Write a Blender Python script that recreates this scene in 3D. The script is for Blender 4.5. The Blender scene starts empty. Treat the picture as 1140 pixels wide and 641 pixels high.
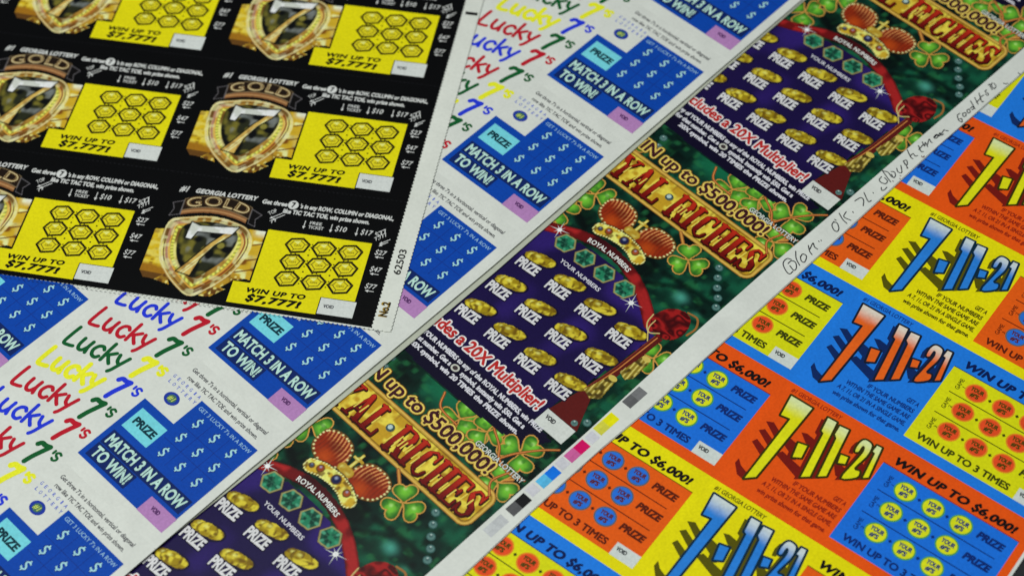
import bpy, math, random
import numpy as np
from mathutils import Matrix, Vector

random.seed(4); rng = np.random.default_rng(7)
MM = 0.001
LV = 0.035          # one ink level, in mm
SC = bpy.context.scene
COL = bpy.data.collections.new('scene'); SC.collection.children.link(COL)
WHITE_REF = 0.80

def lin(c):
    """display sRGB 0..255 -> linear albedo"""
    c = np.asarray(c, float) / 255.0
    return np.where(c <= 0.04045, c / 12.92, ((c + 0.055) / 1.055) ** 2.4)
GAIN = 1.2
def C(r, g, b): return np.clip(lin((r, g, b)) * GAIN, 0, 0.86)

# ------------------------------------------------------------------ materials
def mat_ink(name, rough=0.42, spec=0.12, grain=0.08, scale=900.0):
    m = bpy.data.materials.new(name); m.use_nodes = True
    nt = m.node_tree; n = nt.nodes; b = n['Principled BSDF']
    at = n.new('ShaderNodeAttribute'); at.attribute_name = 'Col'
    tc = n.new('ShaderNodeTexCoord')
    nz = n.new('ShaderNodeTexNoise'); nz.inputs['Scale'].default_value = scale; nz.inputs['Detail'].default_value = 2
    n2 = n.new('ShaderNodeTexNoise'); n2.inputs['Scale'].default_value = 60; n2.inputs['Detail'].default_value = 3
    mr = n.new('ShaderNodeMapRange'); mr.inputs['From Min'].default_value = 0.3; mr.inputs['From Max'].default_value = 0.7
    mr.inputs['To Min'].default_value = 1 - grain; mr.inputs['To Max'].default_value = 1 + grain
    m2 = n.new('ShaderNodeMapRange'); m2.inputs['From Min'].default_value = 0.3; m2.inputs['From Max'].default_value = 0.7
    m2.inputs['To Min'].default_value = 0.95; m2.inputs['To Max'].default_value = 1.05
    mu = n.new('ShaderNodeMath'); mu.operation = 'MULTIPLY'
    vm = n.new('ShaderNodeVectorMath'); vm.operation = 'SCALE'
    L = nt.links
    L.new(tc.outputs['Object'], nz.inputs['Vector']); L.new(tc.outputs['Object'], n2.inputs['Vector'])
    L.new(nz.outputs['Fac'], mr.inputs['Value']); L.new(n2.outputs['Fac'], m2.inputs['Value'])
    L.new(mr.outputs['Result'], mu.inputs[0]); L.new(m2.outputs['Result'], mu.inputs[1])
    L.new(at.outputs['Color'], vm.inputs[0]); L.new(mu.outputs['Value'], vm.inputs['Scale'])
    L.new(vm.outputs['Vector'], b.inputs['Base Color'])
    b.inputs['Roughness'].default_value = rough
    b.inputs['Specular IOR Level'].default_value = spec
    bp = n.new('ShaderNodeBump'); bp.inputs['Strength'].default_value = 0.10; bp.inputs['Distance'].default_value = 0.0008
    n3 = n.new('ShaderNodeTexNoise'); n3.inputs['Scale'].default_value = 26; n3.inputs['Detail'].default_value = 2
    L.new(tc.outputs['Object'], n3.inputs['Vector']); L.new(n3.outputs['Fac'], bp.inputs['Height'])
    L.new(bp.outputs['Normal'], b.inputs['Normal'])
    return m
M_INK = mat_ink('printed_ink')
M_GLOSS = mat_ink('glossy_ink', 0.3, 0.13)
M_PAPER = mat_ink('paper', 0.6, 0.3, 0.035, 700)
M_PEN = mat_ink('pen_ink', 0.6, 0.2, 0.2)
M_DESK = mat_ink('desk_laminate', 0.55, 0.3, 0.15, 300)

# ------------------------------------------------------------------ glyphs
_g = {}
def _textmesh(s, bold):
    c = bpy.data.curves.new('t', 'FONT'); c.body = s; c.offset = bold; c.resolution_u = 3
    o = bpy.data.objects.new('t', c); me = o.to_mesh()
    V = [(v.co.x, v.co.y) for v in me.vertices]; F = [tuple(p.vertices) for p in me.polygons]
    o.to_mesh_clear(); bpy.data.objects.remove(o); bpy.data.curves.remove(c)
    return V, F
def glyph(ch, bold):
    k = (ch, bold)
    if k not in _g:
        src = 'S' if ch == '$' else ch
        hh, _ = _textmesh('HH', 0); h2, _ = _textmesh('H' + src + 'H', 0)
        adv = max(v[0] for v in h2) - max(v[0] for v in hh)
        V, F = ([], []) if ch == ' ' else _textmesh(src, min(bold, 0))
        if ch == '$':
            xs = [v[0] for v in V]; xm = (min(xs) + max(xs)) / 2; n = len(V); w = .035
            for y0, y1 in ((-.12, .06), (CAP - .06, CAP + .12)):
                V = V + [(xm - w, y0), (xm + w, y0), (xm + w, y1), (xm - w, y1)]; F = F + [(n, n + 1, n + 2, n + 3)]; n += 4
        if bold > 0 and V:       # thicken: a band along every outline edge and a disc at every outline point
            cnt = {}; key = lambda i: (round(V[i][0], 4), round(V[i][1], 4))
            for f in F:
                for i, j in zip(f, f[1:] + f[:1]):
                    e = tuple(sorted((key(i), key(j)))); cnt[e] = cnt.get(e, 0) + 1
            edges = [e for e, c in cnt.items() if c == 1 and e[0] != e[1]]; V = list(V); F = list(F)
            for p, q in edges:
                d = np.subtract(q, p); L = np.hypot(*d); m = np.array([-d[1], d[0]]) / L * bold; n = len(V)
                V += [tuple(np.subtract(p, m)), tuple(np.subtract(q, m)), tuple(np.add(q, m)), tuple(np.add(p, m))]; F.append((n, n + 1, n + 2, n + 3))
            for p in {p for e in edges for p in e}:
                n = len(V); V += [(p[0] + bold * math.cos(t * math.pi / 3), p[1] + bold * math.sin(t * math.pi / 3)) for t in range(6)]; F.append(tuple(range(n, n + 6)))
        _g[k] = (np.array(V).reshape(-1, 2), F, adv)
    return _g[k]
CAP = max(v[1] for v in _textmesh('H', 0)[0])

# ------------------------------------------------------------------ flat-ink mesh builder (units: mm in the ticket's own plane)
class Ink:
    def __init__(s): s.V = []; s.F = []; s.K = []; s.n = 0; s.k = 0
    def _add(s, P, F, col, lvl, vcol=None):
        P = np.asarray(P, float); s.k += 1
        z = lvl * LV + (s.k % 60) * 0.0005
        b = s.n; s.n += len(P)
        s.V.append(np.column_stack([P[:, 0], P[:, 1], np.full(len(P), z)]))
        if vcol is None: vcol = np.tile(np.asarray(col, float)[:3], (len(P), 1))
        s.K.append(vcol)
        s.F += [tuple(b + i for i in f) for f in F]
    def poly(s, P, col, lvl=1):
        a = 0
        for i in range(len(P)):
            x0, y0 = P[i]; x1, y1 = P[(i + 1) % len(P)]; a += x0 * y1 - x1 * y0
        if a < 0: P = P[::-1]
        s._add(P, [tuple(range(len(P)))], col, lvl); return s
    def rect(s, u0, v0, u1, v1, col, lvl=1): return s.poly([(u0, v0), (u1, v0), (u1, v1), (u0, v1)], col, lvl)
    def ell(s, u, v, a, b, col, lvl=1, n=28, rot=0):
        P = []
        for i in range(n):
            t = 2 * math.pi * i / n; x = a * math.cos(t); y = b * math.sin(t)
            P.append((u + x * math.cos(rot) - y * math.sin(rot), v + x * math.sin(rot) + y * math.cos(rot)))
        return s.poly(P, col, lvl)
    def stroke(s, P, w, col, lvl=1, closed=False, cap=8):
        P = [np.array(p, float) for p in P]
        if closed: P = P + [P[0]]
        for a, b in zip(P[:-1], P[1:]):
            d = b - a; L = np.hypot(*d)
            if L < 1e-6: continue
            n = np.array([-d[1], d[0]]) / L * w / 2
            s._add([a + n * -1, b - n, b + n, a + n], [(0, 1, 2, 3)], col, lvl)
        if cap:
            for p in P: s.ell(p[0], p[1], w / 2, w / 2, col, lvl, cap)
        return s
    def text(s, t, u, v, h, w=None, col=(0, 0, 0), lvl=2, bold=0.0, shear=0.0, rot=0.0, align='l', arc=None, track=0.0, wob=0.0):
        """h = capital height; w = total width (letters are stretched to it); rot in degrees"""
        sc = h / CAP; adv = [glyph(c, bold)[2] + track for c in t]; tot = sum(adv)
        sx = (w / tot) if w else sc
        x = 0.0; W = tot * sx
        off = {'l': 0, 'c': -W / 2, 'r': -W}[align]; r = math.radians(rot)
        for ch, a in zip(t, adv):
            V, F, _ = glyph(ch, bold)
            if len(V):
                X = V[:, 0] * sx; Y = V[:, 1] * sc
                X = X + Y * shear
                if wob: Y = Y + random.uniform(-wob, wob) * h
                if arc:      # arc = sagitta in mm over the whole width
                    xm = x + a * sx / 2; tt = 2 * xm / W - 1
                    dy = arc * (1 - tt * tt); sl = -arc * 4 * tt / W; an = math.atan(sl)
                    Xc = X - a * sx / 2
                    X, Y = Xc * math.cos(an) - Y * math.sin(an) + xm, Xc * math.sin(an) + Y * math.cos(an) + dy
                else: X = X + x
                X = X + off
                P = np.column_stack([u + X * math.cos(r) - Y * math.sin(r), v + X * math.sin(r) + Y * math.cos(r)])
                if bold > 0 or ch == '$':      # heavy outlines overlap themselves: give every face its own height
                    Q = np.concatenate([P[list(f)] for f in F]); G = []; m = 0
                    for f in F: G.append(tuple(range(m, m + len(f)))); m += len(f)
                    s._add(Q, G, col, lvl); zz = s.V[-1]
                    for i_, f in enumerate(G): zz[list(f), 2] += (i_ * 7 % 41) * 0.0004
                else: s._add(P, F, col, lvl)
            x += a * sx
        return s
    def raster(s, u0, v0, u1, v1, step, fn, lvl=1):
        nu = max(2, int(round((u1 - u0) / step)) + 1); nv = max(2, int(round((v1 - v0) / step)) + 1)
        U, V = np.meshgrid(np.linspace(u0, u1, nu), np.linspace(v0, v1, nv))
        rgb, al = fn(U, V)
        rgb = np.clip(rgb, 0, 0.86)
        P = np.column_stack([U.ravel(), V.ravel()]); K = rgb.reshape(-1, 3)
        idx = np.arange(nu * nv).reshape(nv, nu)
        q = np.stack([idx[:-1, :-1], idx[:-1, 1:], idx[1:, 1:], idx[1:, :-1]], -1).reshape(-1, 4)
        if al is not None:
            a = (al > 0.5).ravel(); q = q[a[q].sum(1) >= 3]
            use = np.zeros(nu * nv, bool); use[q.ravel()] = True
            rm = np.cumsum(use) - 1; P = P[use]; K = K[use]; q = rm[q]
        s._add(P, [tuple(int(i) for i in f) for f in q], None, lvl, K); return s
    def build(s, name, mat=None, parent=None, loc=(0, 0, 0)):
        V = np.concatenate(s.V) * MM; K = np.concatenate(s.K)
        me = bpy.data.meshes.new(name); me.from_pydata(V.tolist(), [], s.F)
        at = me.color_attributes.new('Col', 'FLOAT_COLOR', 'POINT')
        at.data.foreach_set('color', np.column_stack([K, np.ones(len(K))]).astype('f').ravel())
        me.materials.append(mat or M_INK); me.update()
        o = bpy.data.objects.new(name, me); COL.objects.link(o)
        o.location = [c * MM for c in loc]
        if parent: o.parent = parent
        return o

def slab(name, P, t, col, mat, parent=None, z=0.0):
    """a sheet of paper: outline P (mm), top face at z, thickness t"""
    n = len(P)
    V = [(x * MM, y * MM, z * MM) for x, y in P] + [(x * MM, y * MM, (z - t) * MM) for x, y in P]
    F = [tuple(range(n)), tuple(range(2 * n - 1, n - 1, -1))] + [(i, i + n, (i + 1) % n + n, (i + 1) % n) for i in range(n)]
    me = bpy.data.meshes.new(name); me.from_pydata(V, [], F)
    at = me.color_attributes.new('Col', 'FLOAT_COLOR', 'POINT')
    at.data.foreach_set('color', np.tile(np.array([*col, 1.0], 'f'), 2 * n))
    me.materials.append(mat); me.update()
    o = bpy.data.objects.new(name, me); COL.objects.link(o)
    if parent: o.parent = parent
    return o

def thing(name, label, cat, x, y, z, deg, group=None):
    o = bpy.data.objects.new(name, None); COL.objects.link(o); o.empty_display_size = 0.02
    o.location = (x, y, 0); o.rotation_euler = (0, 0, math.radians(deg)); k = 1 - z * MM / .6; o.scale = (k, k, 1)
    o['label'] = label; o['category'] = cat
    if group: o['group'] = group
    return o
def dup(o, parent, loc):
    """copy of a ticket with copies of its printed pieces"""
    c = o.copy(); COL.objects.link(c); c.parent = parent; c.location = [k * MM for k in loc]
    for ch in list(o.children):
        d = ch.copy(); COL.objects.link(d); d.parent = c
    return c

# ------------------------------------------------------------------ picture helpers (numpy)
def sm(a, b, x):
    t = np.clip((x - a) / (b - a), 0, 1); return t * t * (3 - 2 * t)
def over(base, col, a): return base * (1 - a[..., None]) + np.asarray(col, float) * a[..., None]
def full(U, c): return np.ones(U.shape + (3,)) * np.asarray(c, float)
def seg(U, V, a, b):
    ax, ay = a; bx, by = b; dx, dy = bx - ax, by - ay
    t = np.clip(((U - ax) * dx + (V - ay) * dy) / (dx * dx + dy * dy + 1e-9), 0, 1)
    return np.hypot(U - ax - t * dx, V - ay - t * dy)
def pline(U, V, P):
    d = np.full(U.shape, 1e9)
    for a, b in zip(P[:-1], P[1:]): d = np.minimum(d, seg(U, V, a, b))
    return d
def sdpoly(U, V, P):
    d = pline(U, V, list(P) + [P[0]]); ins = np.zeros(U.shape, bool); n = len(P)
    for i in range(n):
        x0, y0 = P[i]; x1, y1 = P[(i + 1) % n]
        if y0 == y1: continue
        c = ((y0 > V) != (y1 > V)) & (U < (x1 - x0) * (V - y0) / (y1 - y0) + x0)
        ins ^= c
    return np.where(ins, -d, d)
def smooth_closed(P, n=8):
    """Catmull-Rom through the points of a closed outline"""
    P = [np.array(p, float) for p in P]; out = []; m = len(P)
    for i in range(m):
        p0, p1, p2, p3 = P[i - 1], P[i], P[(i + 1) % m], P[(i + 2) % m]
        for k in range(n):
            t = k / n
            out.append(tuple(0.5 * (2 * p1 + (p2 - p0) * t + (2 * p0 - 5 * p1 + 4 * p2 - p3) * t * t + (3 * p1 - p0 - 3 * p2 + p3) * t ** 3)))
    return out
_lat = rng.random((64, 64))
def noise(U, V, s):
    x = U / s + 50; y = V / s + 50; xi = np.floor(x).astype(int); yi = np.floor(y).astype(int)
    fx = x - xi; fy = y - yi; fx = fx * fx * (3 - 2 * fx); fy = fy * fy * (3 - 2 * fy)
    g = lambda a, b: _lat[a % 64, b % 64]
    return (g(xi, yi) * (1 - fx) + g(xi + 1, yi) * fx) * (1 - fy) + (g(xi, yi + 1) * (1 - fx) + g(xi + 1, yi + 1) * fx) * fy
# ================================================================== black and gold sheet
WH = C(205, 207, 200)
BLK = C(5, 5, 6); YEL = C(214, 203, 12)
def gold_badge(U, V):
    A = np.zeros(U.shape); c = full(U, BLK)
    # gold bars behind the shield, left and right
    lb = sdpoly(U, V, [(-47.8, -7.4), (-38, -6), (-34, -31), (-47.9, -29.6)]); a = sm(.2, -.2, lb)
    c = over(c, C(206, 174, 34), a); c = over(c, C(224, 204, 96), a * sm(.5, .85, noise(U, V * 1.6, 2.6)) * .7); c = over(c, C(128, 84, 22), a * sm(.55, .85, noise(U + 20, V, 2.2)) * .7); c = over(c, C(150, 102, 25), a * sm(-23, -26, V + noise(U, V, 4) * 2)); A = np.maximum(A, a)
    lf = sdpoly(U, V, [(-47.9, -29.6), (-34, -30.4), (-34, -33.6), (-45.4, -33)]); a = sm(.2, -.2, lf); c = over(c, C(92, 60, 24), a); A = np.maximum(A, a)
    a = sm(.35, .1, pline(U, V, [(-47.6, -24.5), (-38, -24)])); c = over(c, C(225, 195, 60), a * (A > 0))
    rb = sdpoly(U, V, [(-12, -1.2), (-0.5, -1.2), (-0.3, -27.2), (-9, -27), (-14, -22)]); a = sm(.2, -.2, rb); A = np.maximum(A, a)
    gb = over(full(U, C(196, 160, 40)), C(120, 70, 20), sm(.45, .75, noise(U, V, 3.1)))
    gb = over(gb, C(232, 224, 150), sm(.62, .85, noise(U + 9, V, 2.6))); gb = over(gb, C(228, 225, 200), sm(-6, -1.5, V) * sm(-7, -2, U))
    for v in (-9.5, -17.5, -23): gb = over(gb, C(110, 62, 22), sm(.5, .15, seg(U, V, (-8, v - 1.2), (-.5, v + 1.4))))
    c = over(c, gb, a) if False else c * (1 - a[..., None]) + gb * a[..., None]
    for P in ([(-9, -24), (-3.2, -27.4), (-7.5, -28.6), (-12.6, -33.6), (-16, -30)], [(-15, -32), (-9.2, -33.2), (-14.8, -38.2), (-20, -38.6)], [(-36, -29), (-40.6, -33.4), (-33, -35.2)]):
        a = sm(.2, -.2, sdpoly(U, V, P)); A = np.maximum(A, a); g2 = over(full(U, C(176, 136, 40)), C(96, 60, 22), sm(.4, .75, noise(U, V, 2.0))); g2 = over(g2, C(226, 206, 120), sm(.6, .8, noise(U + 4, V, 1.4)))
        c = c * (1 - a[..., None]) + g2 * a[..., None]
    # shield
    out = smooth_closed([(-43, -2), (-35, 1.2), (-26, 2.9), (-17, 2.0), (-8.6, -1.2), (-4.6, -9), (-6.2, -19), (-10.6, -28), (-18.5, -36.6), (-23.5, -39.4), (-29.5, -36.2), (-37, -29.2), (-41.8, -21.5), (-43.8, -12)], 6)
    d = sdpoly(U, V, out); a = sm(.25, -.25, d); A = np.maximum(A, a)
    ang = np.arctan2(V + 14, U + 26)
    sh = over(full(U, C(164, 124, 50)), C(234, 210, 120), sm(.2, .9, np.sin(ang * 2 + 1.1)))
    sh = over(sh, C(92, 56, 22), sm(.35, .95, np.sin(ang * 3 - .6)) * .85); sh = over(sh, C(104, 66, 26), sm(.4, .1, np.abs(d + 4.9)) * .8); sh = over(sh, C(248, 236, 180), sm(.82, 1.0, np.sin(ang * 5 + 2)) * sm(-3.4, -1.2, d) * .8)
    sh = over(sh, C(214, 196, 140), sm(-.2, -.5, d) * sm(-1.1, -.7, d))
    sh = over(sh, C(96, 58, 26), sm(.45, .1, np.abs(d + 1.9)))
    sh = over(sh, C(170, 120, 100), sm(.9, .3, np.abs(d + 3.1)) * sm(-30, -36, U))
    sh = over(sh, C(140, 66, 28), sm(.6, .2, np.abs(d + 3.2)) * sm(-24, -14, U))
    sh = over(sh, C(214, 160, 60), sm(.5, .1, np.abs(d + 4.2)))
    rope = np.sin(ang * 46) * .5 + .5
    sh = sh * (1 - (sm(.9, .4, np.abs(d + 5.4)))[..., None]) + (C(232, 216, 90)[None, None] * (0.45 + .6 * rope[..., None])) * sm(.9, .4, np.abs(d + 5.4))[..., None]
    sh = over(sh, C(238, 228, 160), sm(.55, .8, noise(U, V, 1.9)) * .5)
    c = c * (1 - a[..., None]) + sh * a[..., None]
    # dark field
    inn = smooth_closed([(-36.6, -5), (-31.5, -1.4), (-24, -.2), (-16.5, -1.3), (-11.6, -6), (-12.4, -15), (-17.5, -23.6), (-24.8, -30), (-32, -24.5), (-36, -16)], 6)
    di = sdpoly(U, V, inn); a = sm(.3, -.3, di)
    fi = over(full(U, C(38, 40, 26)), C(112, 104, 40), sm(.45, .8, noise(U, V, 3.0)))
    fi = over(fi, C(118, 122, 120), sm(.6, .85, noise(U + 31, V + 7, 4.2)) * .9)
    fi = over(fi, C(10, 12, 14), sm(.5, .75, noise(U + 11, V + 17, 3.4)))
    fi = over(fi, C(150, 140, 60), sm(1.9, 1.2, np.hypot(U + 17.5, V + 11.8)) * .7)
    fi = over(fi, C(20, 18, 10), sm(-2.0, -.2, di) * .6)
    c = c * (1 - a[..., None]) + fi * a[..., None]
    # the 7
    bar = sdpoly(U, V, [(-33.2, -1.6), (-29.5, -3.0), (-20, -2.2), (-12.6, -1.2), (-14.6, -5.2), (-29.6, -6.0), (-31.2, -10.4), (-33.6, -10.0)])
    leg = sdpoly(U, V, [(-12.8, -1.4), (-15.2, -6.4), (-20.4, -12), (-24.5, -20), (-26.3, -28.8), (-32.4, -27.6), (-28.4, -21.5), (-22.4, -11.5), (-17.2, -5.0)])
    c = over(c, C(14, 12, 8), sm(.9, .3, np.minimum(bar, leg)))
    lg = over(full(U, C(204, 168, 86)), C(240, 222, 160), sm(.6, 0, np.abs(seg(U, V, (-14, -4), (-30, -28)) - .6)))
    lg = over(lg, C(120, 74, 32), sm(.3, -.4, (U + 30) * .85 - (V + 27) * .6 - .2) * 0 + sm(.5, .9, noise(U, V, 2.3)) * .6)
    aa = sm(.15, -.2, leg); c = c * (1 - aa[..., None]) + lg * aa[..., None]
    br = over(full(U, C(196, 198, 190)), C(232, 232, 222), sm(.35, .75, noise(U, V, 2.4)))
    aa = sm(.15, -.2, bar); c = c * (1 - aa[..., None]) + br * aa[..., None]
    # copper band and dark ribbon behind the word
    band = np.abs(V - (2.6 + 3.1 * (1 - ((U + 25) / 15.) ** 2)))
    a = sm(1.7, 1.3, band) * (np.abs(U + 25) < 14.5); c = over(c, C(128, 84, 50), a); c = over(c, C(172, 128, 82), a * sm(.7, .1, band)); A = np.maximum(A, a)
    c0 = 7.2 + 3.4 * (1 - ((U + 24.8) / 14.5) ** 2)
    rb = np.maximum(np.abs(V - c0) - 3.3, np.abs(U + 24.8) - 15.2); a = sm(.15, -.15, rb)
    c = over(c, C(30, 20, 14), a); c = over(c, C(122, 104, 76), sm(.35, .1, np.abs(rb + .1))); A = np.maximum(A, np.maximum(a, sm(.35, .1, np.abs(rb + .1))))
    for P in ([(-40, 9.2), (-44.6, 7.4), (-43.2, 4.2), (-44.4, .2), (-39.8, 1.6)], [(-9.6, 9.4), (-4.6, 7.0), (-6.8, 4.2), (-6.0, .2), (-9.6, 1.6)]):
        dd = sdpoly(U, V, P); a = sm(.1, -.1, dd); c = over(c, C(12, 10, 10), a); e = sm(.32, .1, np.abs(dd)); c = over(c, C(96, 92, 96), e); A = np.maximum(A, np.maximum(a, e))
    return c, A

def gold_ticket(parent, loc):
    t = Ink(); tt = C(200, 200, 198)
    t.rect(-50.5, -41.6, 54.5, 25.2, BLK, 1)
    for k in range(0, 105, 2): t.rect(-50 + k, -43.1, -49 + k, -42.9, C(34, 34, 38), 2)
    face = t.build('ticket', M_GLOSS, parent, loc)
    p = Ink()
    p.text('#1', -43.8, 14.0, 3.0, 4.0, tt, 2, .03, .25)
    p.text('GEORGIA LOTTERY', -36.8, 14.2, 2.2, 27.6, tt, 2, .045, .2, track=.03)
    p.text('Get three', -6.6, 13.3, 2.1, 11.2, tt, 2, .045, .1); p.ell(7.2, 14.5, 2.3, 2.3, tt, 2); p.text('7', 6.4, 13.3, 2.5, 1.7, BLK, 3, .04)
    p.text("'s in any ROW, COLUMN or DIAGONAL,", 10.2, 13.4, 2.1, 41.4, tt, 2, .045, .1)
    p.text('like TIC TAC TOE, win prize shown.', 3.6, 9.7, 2.1, 38.2, tt, 2, .045, .1)
    p.build('instructions', None, face)
    p = Ink()
    def arrow(u, v, a, L=4.4):
        r = math.radians(a); d = np.array([math.cos(r), math.sin(r)]); q = np.array([-d[1], d[0]])
        s0 = np.array([u, v]); e = s0 + d * L
        p.stroke([s0, e - d * 1.0], .34, tt, 2, cap=0); p.poly([tuple(e), tuple(e - d * 1.4 + q * .7), tuple(e - d * 1.4 - q * .7)], tt, 2)
    arrow(14.6, 7.2, -90); p.text('FREE', 16.6, 5.6, 1.5, 5.4, tt, 2, .015); p.text('TICKET', 16.6, 3.4, 1.5, 6.6, tt, 2, .015)
    arrow(26.4, 7.2, -90); p.text('$10', 28.0, 4.0, 2.5, 5.0, tt, 2, .015, .15)
    arrow(37.6, 7.2, -90); p.text('$17', 39.2, 4.0, 2.5, 5.0, tt, 2, .015, .15)
    p.text('$77', 46.6, 3.6, 2.2, 5.2, tt, 2, .012, 0, 38); p.text('7,777', 46.6, 1.6, 1.8, 5.6, tt, 2, .012, 0, 38); arrow(52.6, 3.4, 218, 5.2); arrow(52.0, 1.8, 218, 4.4)
    arrow(5.0, 8.8, -142, 6.2); arrow(3.7, 9.4, -142, 6.0); p.text('TOP', -1.6, 7.5, 1.8, 3.8, tt, 2, .01, 0, 38); p.text('77', .2, 3.2, 1.6, 3.2, tt, 2, .01, 0, 38)
    for v, s in ((-4.4, '$27'), (-13.2, '$47'), (-22.0, '$77')):
        p.text(s, 47.6, v - .9, 2.3, 4.8, tt, 2, .012, .2); arrow(52.0, v - 2.2, 180, 3.8)
    p.build('prize_arrows', None, face)
    b = Ink(); b.raster(-48.4, -39.8, 0, 14.0, 0.3, gold_badge, 2)
    b.text('GOLD', -38.6, 5.2, 5.2, 27.6, C(70, 46, 22), 3, .05, 0, arc=2.9)
    b.text('GOLD', -38.3, 5.4, 4.8, 27.2, C(190, 172, 128), 4, .018, 0, arc=2.9)
    b.text('GOLD', -38.0, 5.9, 4.0, 26.8, C(108, 82, 48), 5, -.012, 0, arc=2.9)
    b.build('badge', M_GLOSS, face)
    q = Ink()
    q.poly([(-.1, 0), (45.5, 0), (45.5, -30.4), (30.9, -30.4), (30.9, -39.3), (-7.2, -39.3), (-7.2, -28.2), (-.1, -28.2)], YEL, 2)
    q.stroke([(-.1, 0), (-.1, -28.2), (-7.2, -28.2)], .5, BLK, 3, cap=0)
    for r_, v in enumerate((-6.3, -15.0, -23.9)):
        for c_, u in enumerate((14.6, 26.1, 37.5)):
            for k in range(3):
                x = u + 5.75; y = v - 1.8 + k * 1.5
                if c_ < 2: q.rect(x - .5 + .3 * k, y, x + .1 + .3 * k, y + .6, C(70, 60, 8), 3)
            if r_ < 2:
                for k in range(3): q.rect(u - 2 + k * 1.8, v - 4.8 + (k % 2) * .3, u - 1.3 + k * 1.8, v - 4.3 + (k % 2) * .3, C(80, 70, 8), 3)
    for k in range(4):
        q.rect(19.4 + 11.5 * (k % 2) + .6, -10.9 - 8.7 * (k // 2), 20.1 + 11.5 * (k % 2) + .6, -10.2 - 8.7 * (k // 2), C(60, 50, 8), 3)
    q.text('WIN UP TO', -.8, -33.0, 2.2, 25.6, BLK, 3, .05, .25, wob=.08, track=.06)
    q.text('$7,777!', .2, -37.4, 3.0, 23.6, BLK, 3, .06, .3, track=.07, wob=.05)
    q.build('play_area', None, face)
    for v in (-6.3, -15.0, -23.9):
        for u in (14.6, 26.1, 37.5):
            h = Ink(); H = [(-5.1, -.2), (-3.3, 3.0), (1.6, 3.9), (5.0, 1.2), (3.5, -2.7), (-1.9, -3.9)]
            h.poly([(x + u, y + v) for x, y in H], C(212, 198, 30), 3)
            h.stroke([(x + u, y + v) for x, y in H], .95, C(18, 16, 6), 4, True)
            I = [(x * .62 + u, y * .6 + v + .2) for x, y in H]
            h.stroke(I, .32, C(90, 78, 14), 4, True, 0)
            for i in (0, 2, 3, 5): h.stroke([(H[i][0] + u, H[i][1] + v), I[i]], .3, C(96, 84, 16), 4, cap=0)
            h.poly([(I[1][0], I[1][1]), (I[2][0], I[2][1]), (u, v + .6)], C(236, 230, 120), 4)
            h.text('GEM', u - 1.5, v - .5, 1.0, 3.1, C(100, 86, 16), 5, .0)
            h.build('play_gem', None, face)
    w = Ink(); w.rect(31.3, -38.8, 46.4, -30.7, C(198, 201, 198), 3); w.text('VOID', 33.2, -35.4, 1.5, 4.4, C(50, 52, 60), 4, .04); w.build('void_box', None, face)
    return face

gx, gy = -.2883, 1.0406
# ================================================================== white sheet of rainbow lettered tickets
LB = C(8, 64, 160); LR = C(176, 22, 40); LG = C(12, 84, 40); LY = C(222, 220, 40); LBL = C(32, 52, 200)
def bez(P, n=7):
    """open smooth curve through points"""
    P = [np.array(p, float) for p in P]; Q = [2 * P[0] - P[1]] + P + [2 * P[-1] - P[-2]]; o = []
    for i in range(1, len(Q) - 2):
        p0, p1, p2, p3 = Q[i - 1:i + 3]
        for k in range(n):
            t = k / n; o.append(.5 * (2 * p1 + (p2 - p0) * t + (2 * p0 - 5 * p1 + 4 * p2 - p3) * t * t + (3 * p1 - p0 - 3 * p2 + p3) * t ** 3))
    o.append(P[-1]); return [tuple(p) for p in o]
# brush letters: (strokes, start x) in units of the capital height
LET = {
 'L': ([[(0.08, 1.0), (0.0, .5), (-.02, .03), (.25, .0), (.44, .04)]], .66),
 'u': ([[(0.0, .62), (-.02, .25), (.08, .04), (.26, .05), (.40, .3)], [(.44, .62), (.40, .3), (.45, .0)]], .68),
 'c': ([[(.42, .5), (.3, .62), (.1, .55), (.0, .3), (.1, .06), (.3, .0), (.42, .12)]], .60),
 'k': ([[(.06, .98), (.02, .5), (.0, .0)], [(.42, .6), (.2, .42), (.03, .3)], [(.14, .38), (.28, .18), (.44, .0)]], .60),
 'y': ([[(.0, .6), (.08, .3), (.24, .16)], [(.48, .62), (.3, .2), (.14, -.2), (.04, -.34)]], .6),
 '7': ([[(-.02, .86), (.1, .98), (.3, .95), (.52, .98)], [(.52, .98), (.34, .6), (.2, .28), (.1, -.04)]], .64),
 "'": ([[(.08, 1.0), (.06, .84)]], .2),
 's': ([[(.28, .93), (.14, 1.0), (.02, .9), (.1, .78), (.24, .7), (.22, .57), (.08, .52), (-.02, .6)]], .4),
}
def brush(ink, s, u, v, h, col, lvl, w, rot):
    r = math.radians(rot); x = 0
    for ch in s:
        st, a = LET[ch]
        for P in st:
            Q = bez(P) if len(P) > 2 else P
            Q = [((px + x + py * .10) * h, py * h) for px, py in Q]
            ink.stroke([(u + a_ * math.cos(r) - b_ * math.sin(r), v + a_ * math.sin(r) + b_ * math.cos(r)) for a_, b_ in Q], w * (1 if ch not in "'s" else .8), col, lvl, cap=10)
        x += a
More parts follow.
